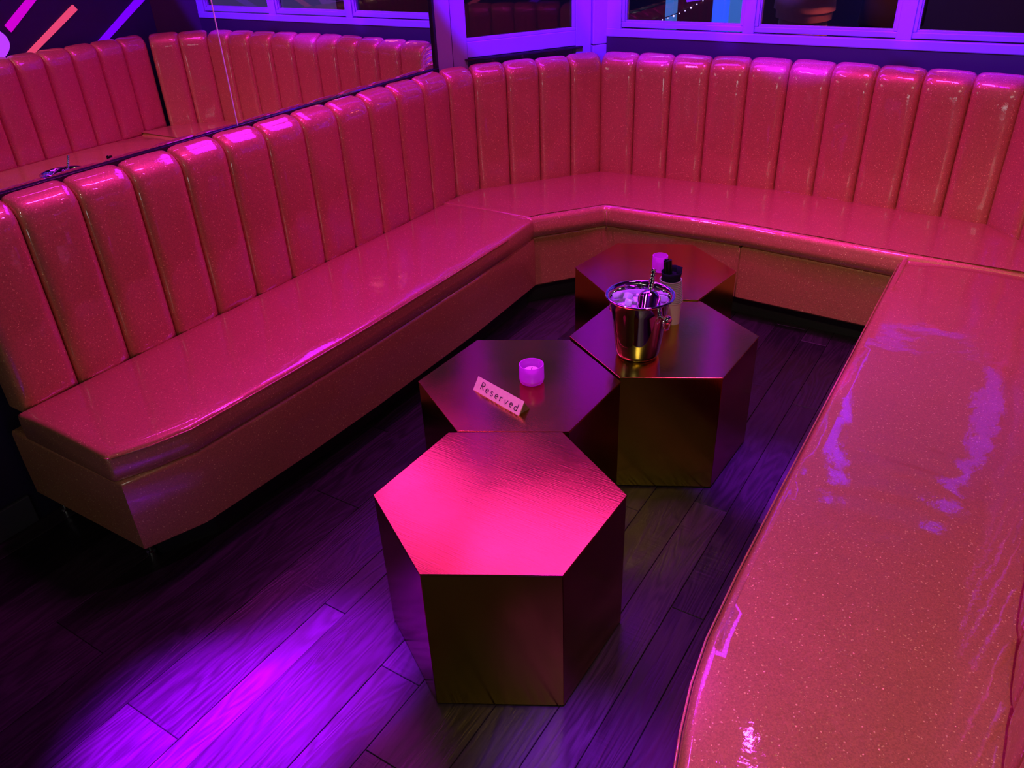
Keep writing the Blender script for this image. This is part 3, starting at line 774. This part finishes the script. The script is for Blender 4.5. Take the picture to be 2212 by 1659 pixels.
for k in range(NA2): F.append((NL * (NA2 + 1) + k, NL * (NA2 + 1) + k + 1, st + NL * (NA2 + 1) + k + 1, st + NL * (NA2 + 1) + k))
mesh_obj('scoop_bowl', V, F, CHROME, sp, True, 60)
hp = []; hr = []
h0 = org + upv * 0.004; hdir = (-dirb * 0.55 + Vector((0.10, 0.0, 1.0))).normalized()
for k in range(33):
    t = k / 32; hp.append(h0 + hdir * 0.062 * t); hr.append(0.0085 + 0.0018 * math.sin(k * PI / 2.6))
V, F = tube_vf(hp, hr, 10, False, 0.0045); mesh_obj('scoop_handle', V, F, CHROME, sp, True)

# ================================================================= CUPS, NAPKIN, STRAWS
cxp, cyp = -0.848, 2.250
def cup_prof(h, rb_, rt_):
    return [(0.0, 0.003), (rb_ * 0.9, 0.003), (rb_, 0.0), (rb_ + (rt_ - rb_) * 0.5, h * 0.5), (rt_, h - 0.004), (rt_ + 0.0034, h - 0.002), (rt_ + 0.0034, h), (rt_ - 0.0005, h),
            (rt_ - 0.0012, h - 0.005), (rb_ + (rt_ - rb_) * 0.5 - 0.0012, h * 0.5), (rb_ - 0.001, 0.006), (0.0, 0.006)]
ncup = 13
for k in range(ncup):
    big = k >= 8
    lean = (0.0, 0.0) if not big else (0.0, 0.0)
    h_, rb_, rt_ = 0.080, 0.0235, 0.0325
    dx = 0.0 if not big else 0.0006 * (k - 7)
    zz = 0.0062 * k
    V, F = lathe_vf(cup_prof(h_, rb_, rt_), (cxp - 0.08 * zz, cyp - 0.05 * zz, hC + zz), 28, (-0.08, -0.05))
    o = mesh_obj('plastic_cup', V, F, CUP, None, True, 40)
    lab = 'clear plastic cup nested in the stack behind the ice bucket'
    if k == 0: lab = 'lowest plastic cup of the stack, standing on the brass table'
    if k == ncup - 1: lab = 'topmost plastic cup of the stack, holding the navy napkin'
    tag(o, lab, 'cup', 'nested plastic cups behind the bucket')
tz = hC + 0.0062 * (ncup - 1) + 0.076     # rim of the top cup
cxp -= 0.08 * (tz - hC); cyp -= 0.05 * (tz - hC)
# navy napkin rolled into the top cup
nk = thing('napkin', (cxp, cyp, tz - 0.045), 'dark navy paper napkin rolled into the top cup around the straws', 'napkin')
V = []; F = []; NT, NZ = 40, 8
for j in range(NZ + 1):
    z = tz - 0.045 + 0.076 * j / NZ
    for i in range(NT + 1):
        a = 0.3 + 2 * PI * 1.12 * i / NT
        r = 0.0225 + 0.0085 * (j / NZ) + 0.0028 * i / NT * (j / NZ) + 0.001 * math.sin(3 * a + j)
        tip = 0.010 * max(0, math.sin(a * 1.0 + 0.3)) * (j / NZ) ** 2
        V.append((cxp + r * math.cos(a), cyp + r * math.sin(a), z + tip))
for j in range(NZ):
    for i in range(NT): F.append((j * (NT + 1) + i, j * (NT + 1) + i + 1, (j + 1) * (NT + 1) + i + 1, (j + 1) * (NT + 1) + i))
o = mesh_obj('napkin_sheet', V, F, NAPKIN, nk, True, 60); m = o.modifiers.new('s', 'SOLIDIFY'); m.thickness = 0.0012
lathe('napkin_centre', [(0.0, 0.0), (0.022, 0.0), (0.028, 0.056), (0.020, 0.064), (0.0, 0.066)], (cxp, cyp, tz - 0.042), NAPKIN, nk, 24)
V = []; F = []
for s_ in range(2):
    for i in range(13):
        a = 0.2 + 2 * PI * i / 12; rr = 0.0 if i == 99 else 0.021
    pass
mesh_obj('napkin_fold', *tube_vf([(cxp + 0.020, cyp + 0.004, tz - 0.03), (cxp + 0.023, cyp + 0.006, tz + 0.02), (cxp + 0.024, cyp + 0.008, tz + 0.048)], [0.006, 0.008, 0.010], 8, False, 0.0012), NAPKIN, nk, True)
rs = random.Random(2)
for k in range(14):
    a = 2 * PI * k / 14; r = 0.0105 * (0.55 if k % 2 else 1.0)
    base = Vector((cxp - 0.003 + r * math.cos(a), cyp - 0.002 + r * math.sin(a), tz - 0.040))
    top = base + Vector((-0.010 + rs.uniform(-.001, .001), -0.005, 0.108 + rs.uniform(-0.003, 0.003)))
    V, F = tube_vf([base, top], 0.0033, 8); o = mesh_obj('straw', V, F, STRAW, None, True, 60)
    tag(o, 'black drinking straw bundled upright in the napkin', 'straw', 'black straws in the top cup')

# ================================================================= CANDLE HOLDERS
def votive(cx, cy, z, h, r, label):
    t = thing('candle_holder', (cx, cy, z), label, 'candle holder')
    pr = [(0.0, 0.0), (r * 0.72, 0.0), (r * 0.93, 0.004), (r, 0.014), (r * 0.985, h - 0.003), (r * 0.97, h), (r * 0.90, h), (r * 0.87, h - 0.004), (r * 0.84, 0.014), (r * 0.7, 0.010), (0.0, 0.010)]
    lathe('glass_cup', pr, (cx, cy, z), VOTIVE, t, 44, 50)
    lathe('candle', [(0.0, 0.0105), (r * 0.62, 0.0105), (r * 0.66, 0.014), (r * 0.66, h * 0.62), (r * 0.60, h * 0.66), (0.0, h * 0.655)], (cx, cy, z), WAX, t, 32)
    c2 = mesh_obj('wick', *tube_vf([(cx, cy, z + h * 0.65), (cx + 0.001, cy, z + h * 0.76), (cx + 0.002, cy + .001, z + h * 0.82)], 0.0011, 6), DARK, t, True)


votive(-1.061, 1.703, TH['B'], 0.060, 0.0370, 'short violet glass candle holder beside the Reserved sign')
votive(-1.049, 2.612, TH['D'], 0.062, 0.0290, 'violet glass candle holder on the farthest table behind the straws')

# ================================================================= RESERVED SIGN
hB = TH['B']
p0 = Vector((-1.188, 1.582, hB)); p1 = Vector((-0.999, 1.529, hB)); ex = (p1 - p0).normalized(); L_ = (p1 - p0).length
ey = Vector((-ex.y, ex.x, 0)); ez = Vector((0, 0, 1)); DP, HH = 0.046, 0.036
sg_ = thing('reserved_sign', tuple(p0), 'pink-lit wedge of wood lettered Reserved on the hexagonal table', 'sign')
def sgp(u, d, z): return p0 + ex * u + ey * d + ez * z
# front board, back board and dark core
def tri(name, u0, u1, pts, mat):
    V = [sgp(u0, d, z) for d, z in pts] + [sgp(u1, d, z) for d, z in pts]; n = len(pts)
    F = [tuple(range(n)), tuple(range(n, 2 * n))[::-1]] + [(i, (i + 1) % n, n + (i + 1) % n, n + i) for i in range(n)]
    return mesh_obj(name, V, F, mat, sg_)
tri('front_face', 0, L_, [(0, 0), (DP / 2, HH), (DP / 2 + 0.0015, HH - 0.001), (0.005, 0.0)], SIGNW)
tag(tri('wood_block', 0.002, L_ - 0.003, [(0.005, 0.0002), (DP / 2 + 0.0008, HH - 0.002), (DP * 0.78, HH * 0.38), (DP, 0.0002)], SIGNB), 'darker rough wood end and back')
slope = Vector((DP / 2, HH)); SLL = slope.length
def lp(u, v):   # point on the sloped face, v up the slope
    return sgp(u, DP / 2 * v / SLL, HH * v / SLL) + (ey * (-HH) + ez * (DP / 2)).normalized() * 0.0005
def arc(cx, cy, rx, ry, a0, a1, n=10): return [(cx + rx * math.cos(math.radians(a0 + (a1 - a0) * k / n)), cy + ry * math.sin(math.radians(a0 + (a1 - a0) * k / n))) for k in range(n + 1)]
GL = {
    'R': [[(0, 0), (0.02, 1)], [(0.0, 0.98)] + arc(0.22, 0.76, 0.28, 0.23, 100, -95) + [(0.05, 0.5)], [(0.12, 0.5), (0.5, 0.0)]],
    'e': [[(0.04, 0.34), (0.46, 0.40)] + arc(0.25, 0.34, 0.22, 0.30, 10, 300)],
    's': [arc(0.25, 0.47, 0.17, 0.15, 40, 255, 8) + arc(0.24, 0.16, 0.18, 0.16, 80, -140, 8)],
    'r': [[(0.06, 0.0), (0.06, 0.62)], arc(0.26, 0.38, 0.20, 0.24, 170, 50, 6)],
    'v': [[(0.0, 0.60), (0.22, 0.0), (0.46, 0.64)]],
    'd': [arc(0.24, 0.28, 0.22, 0.27, 40, 330), [(0.46, 1.0), (0.46, 0.0)]],
}
hh = 0.0215; u = 0.026; wq = 0.0165
glyph_y = [0.0125, 0.0105, 0.0105, 0.0095, 0.0095, 0.0095, 0.0095, 0.0080]
for gi, ch in enumerate('Reserved'):
    V = []; F = []
    for stroke in GL[ch]:
        pts = [lp(u + q[0] * 0.026, glyph_y[gi] + q[1] * hh * (0.95 if ch != 'R' else 1)) for q in stroke]
        v2, f2 = tube_vf(pts, 0.0012, 6)
        o0 = len(V); V += v2; F += [tuple(i + o0 for i in q) for q in f2]
    mesh_obj('letter', V, F, INK, sg_, True)
    u += 0.0205 if ch != 'R' else 0.0215

# ================================================================= OUTSIDE
g = box('street', -6, 3, 3.90, 9.0, -0.15, -0.05, STREET); tag(g, kind='structure')
fa = box('wall_street', -6, 3, 8.0, 8.1, -0.1, 3.2, FACADE); tag(fa, kind='structure')
# lit columns seen through the first pane, their lamp light put in as emission
def column(x0, x1, y, mat, label):
    t = thing('lit_column', ((x0 + x1) / 2, y, -0.05), label, 'column')
    box('column_shaft', x0, x1, y, y + 0.08, 0.0, 2.4, mat, t, 0.004)
    box('column_base', x0 - 0.02, x1 + 0.02, y - 0.02, y + 0.10, -0.05, 0.0, DARK, t)
column(-2.49, -2.425, 6.0, G_TEAL, 'narrow teal lit column outside, left side of the first window pane')
column(-2.15, -2.03, 6.05, G_BLUE, 'bright blue lit column outside behind the spiky plant')
column(-2.01, -1.91, 6.0, G_TEAL, 'teal lit column outside beside the window mullion')
pl = thing('potted_plant', (-1.82, 5.1, -0.05), 'dark spiky potted plant outside in front of the blue column', 'plant')
lathe('pot', [(0.0, 0.0), (0.13, 0.0), (0.17, 0.30), (0.18, 0.32), (0.15, 0.32), (0.14, 0.28), (0.0, 0.27)], (-1.82, 5.1, -0.05), DARK, pl, 24)
rp = random.Random(8)
for k in range(46):
    a = rp.uniform(0, 2 * PI); el = rp.uniform(0.55, 1.5); ln = rp.uniform(0.70, 0.92); b = Vector((-1.82, 5.1, 0.20))
    pts = [b + Vector((math.cos(a) * math.cos(el), math.sin(a) * math.cos(el), math.sin(el))) * ln * t - Vector((0, 0, 0.12 * t * t)) + Vector((math.cos(a), math.sin(a), 0)) * 0.12 * t * t for t in (0, .35, .7, 1)]
    V, F = tube_vf(pts, [0.010, 0.016, 0.011, 0.001], 4, False, 0.002); mesh_obj('leaf', V, F, LEAF, pl)
# string of small lights
ls = thing('string_lights', (-2.4, 5.6, 0.85), 'string of tiny lights rising across the first window pane outside', 'string lights')
A_, B_ = Vector((-2.42, 5.6, 0.87)), Vector((-2.02, 5.6, 1.04))
tube('cord', [A_ + (B_ - A_) * t - Vector((0, 0, 0.02 * math.sin(PI * t))) for t in [k / 10 for k in range(11)]], 0.003, DARK, ls)
for k in range(11):
    p = A_ + (B_ - A_) * (k / 10) - Vector((0, 0, 0.02 * math.sin(PI * k / 10) + 0.008)); r = 0.0045 + 0.003 * (k % 3 == 1)
    lathe('bulb', [(0.0, -r), (r * .8, -r * .6), (r, 0), (r * .8, r * .6), (0.0, r)], tuple(p), G_BULB, ls, 10)
tube('light_tube', [(-2.25, 5.8, 0.985), (-2.15, 5.8, 1.0), (-2.05, 5.8, 1.015), (-1.95, 5.8, 1.05)], 0.009, G_PURP, None)
tag(bpy.data.objects['light_tube'], 'short purple glowing tube outside above the string lights', 'light tube')


def skin_body(name, joints, edges_, mat, parent, sub=2):
    me = bpy.data.meshes.new(name); me.from_pydata([j[0] for j in joints], edges_, [])
    o = bpy.data.objects.new(name, me); COL.objects.link(o); o.parent = parent
    o.modifiers.new('skin', 'SKIN'); sv = me.skin_vertices[0].data
    for i, j in enumerate(joints): sv[i].radius = j[1] if isinstance(j[1], tuple) else (j[1], j[1])
    sv[0].use_root = True
    s = o.modifiers.new('sub', 'SUBSURF'); s.levels = sub; s.render_levels = sub
    me.materials.append(mat); return o


def person(loc, yaw, label, top, bottom, hem=0.97):
    t = thing('person', loc, label, 'person'); t.rotation_euler = (0, 0, yaw)
    J = [((0, 0, 0.95), (.15, .11)), ((0, 0, 1.12), (.13, .10)), ((0, 0, 1.30), (.16, .11)), ((0, 0, 1.43), (.10, .08)), ((0, 0, 1.52), (.055, .055)),
         ((0, 0.01, 1.60), (.075, .085)), ((0, 0.01, 1.69), (.07, .085)), ((0, 0.01, 1.75), (.04, .05))]
    E_ = [(i, i + 1) for i in range(7)]
    for s in (-1, 1):
        b = len(J)
        J += [((s * .19, 0, 1.40), .055), ((s * .24, -.03, 1.19), .040), ((s * .16, .16, 1.22), .030), ((s * .12, .20, 1.24), (.022, .036))]
        E_ += [(3, b), (b, b + 1), (b + 1, b + 2), (b + 2, b + 3)]
        for q, (fx, fl) in enumerate(((-.022, .055), (-.008, .068), (.008, .064), (.022, .052))):
            c = len(J); J += [((s * .10, .235, 1.245 + fx), .009), ((s * (.10 - fl * .5), .245, 1.245 + fx), .007), ((s * (.10 - fl * .8), .235, 1.24 + fx), .006)]
            E_ += [(b + 3, c), (c, c + 1), (c + 1, c + 2)]
        c = len(J); J += [((s * .11, .215, 1.285), .009), ((s * .085, .22, 1.31), .008)]; E_ += [(b + 3, c), (c, c + 1)]
        b = len(J)
        J += [((s * .095, 0, .84), .085), ((s * .10, .01, .50), .058), ((s * .10, -.01, .10), .038), ((s * .10, .05, .045), .038), ((s * .11, .15, .03), .030)]
        E_ += [(0, b), (b, b + 1), (b + 1, b + 2), (b + 2, b + 3), (b + 3, b + 4)]
    skin_body('body', J, E_, SKIN, t)
    V = []; F = []; rings = [(hem, .160, .115), (hem + .004, .170, .125), (hem + .045, .172, .127), (hem + .05, .186, .138), (1.2, .178, .132), (1.33, .200, .130), (1.42, .15, .10), (1.48, .075, .07), (1.50, .062, .062)]
    for z_, rx_, ry_ in rings:
        for k in range(28):
            a_ = 2 * PI * k / 28; wv = 1 + 0.02 * math.sin(5 * a_ + z_ * 9)
            V.append((rx_ * wv * math.cos(a_), ry_ * wv * math.sin(a_), z_ + 0.006 * math.sin(a_ * 2)))
    for i in range(len(rings) - 1):
        for k in range(28): F.append((i * 28 + k, i * 28 + (k + 1) % 28, (i + 1) * 28 + (k + 1) % 28, (i + 1) * 28 + k))
    me = bpy.data.meshes.new('sweatshirt'); me.from_pydata(V, [], F); me.materials.append(top)
    for p in me.polygons: p.use_smooth = True
    q = bpy.data.objects.new('sweatshirt', me); COL.objects.link(q); q.parent = t
    for s in (-1, 1):
        skin_body('sleeve', [((s * .16, 0, 1.40), .072), ((s * .245, -.03, 1.20), .058), ((s * .17, .14, 1.22), .045)], [(0, 1), (1, 2)], top, t)
    J = [((0, 0, 1.02), (.158, .120)), ((0, 0, .90), (.170, .128))]; E_ = [(0, 1)]
    for s in (-1, 1):
        b = len(J); J += [((s * .10, 0, .80), .10), ((s * .10, .01, .50), .075), ((s * .10, -.01, .12), .06)]; E_ += [(1, b), (b, b + 1), (b + 1, b + 2)]
    skin_body('trousers', J, E_, bottom, t)
    J = [((0, -.01, 1.72), (.085, .10)), ((0, -.04, 1.66), (.085, .07)), ((0, -.06, 1.58), (.06, .04))]
    skin_body('hair', J, [(0, 1), (1, 2)], HAIR, t)
    for nm, (px, py, pz), r, mt in (('nose', (0, .105, 1.635), .013, SKIN), ('eye', (-.03, .088, 1.665), .010, WHITE), ('eye', (.03, .088, 1.665), .010, WHITE), ('mouth', (0, .092, 1.595), .012, PLUMC), ('ear', (-.085, .0, 1.64), .020, SKIN), ('ear', (.085, 0, 1.64), .020, SKIN)):
        V, F = lathe_vf([(0.0, -r), (r * .7, -r * .7), (r, 0), (r * .7, r * .7), (0.0, r)], (px, py, pz), 10)
        me = bpy.data.meshes.new(nm); me.from_pydata(V, [], F); me.materials.append(mt)
        for p in me.polygons: p.use_smooth = True
        q = bpy.data.objects.new(nm, me); COL.objects.link(q); q.parent = t
    for s in (-1, 1):
        V = [(s * .10 + x, y, z) for x, y, z in [(-.045, -.07, 0), (.045, -.07, 0), (.05, .17, 0), (-.05, .17, 0), (-.04, -.06, .09), (.04, -.06, .09), (.04, .14, .04), (-.04, .14, .04)]]
        me = bpy.data.meshes.new('shoe'); me.from_pydata(V, [], [(0, 3, 2, 1), (4, 5, 6, 7), (0, 1, 5, 4), (1, 2, 6, 5), (2, 3, 7, 6), (3, 0, 4, 7)]); me.materials.append(BLACKC)
        q = bpy.data.objects.new('shoe', me); COL.objects.link(q); q.parent = t; bevel(q, 0.012, 3)
    return t


person((-1.245, 5.0, -0.05), math.radians(150), 'person outside the window in a coral sweatshirt seen from the waist', CORAL, PLUMC, 1.04)
person((-0.88, 5.62, -0.05), math.radians(185), 'person outside the window in black clothes beside the coral sweatshirt', BLACKC, BLACKC, 0.90)
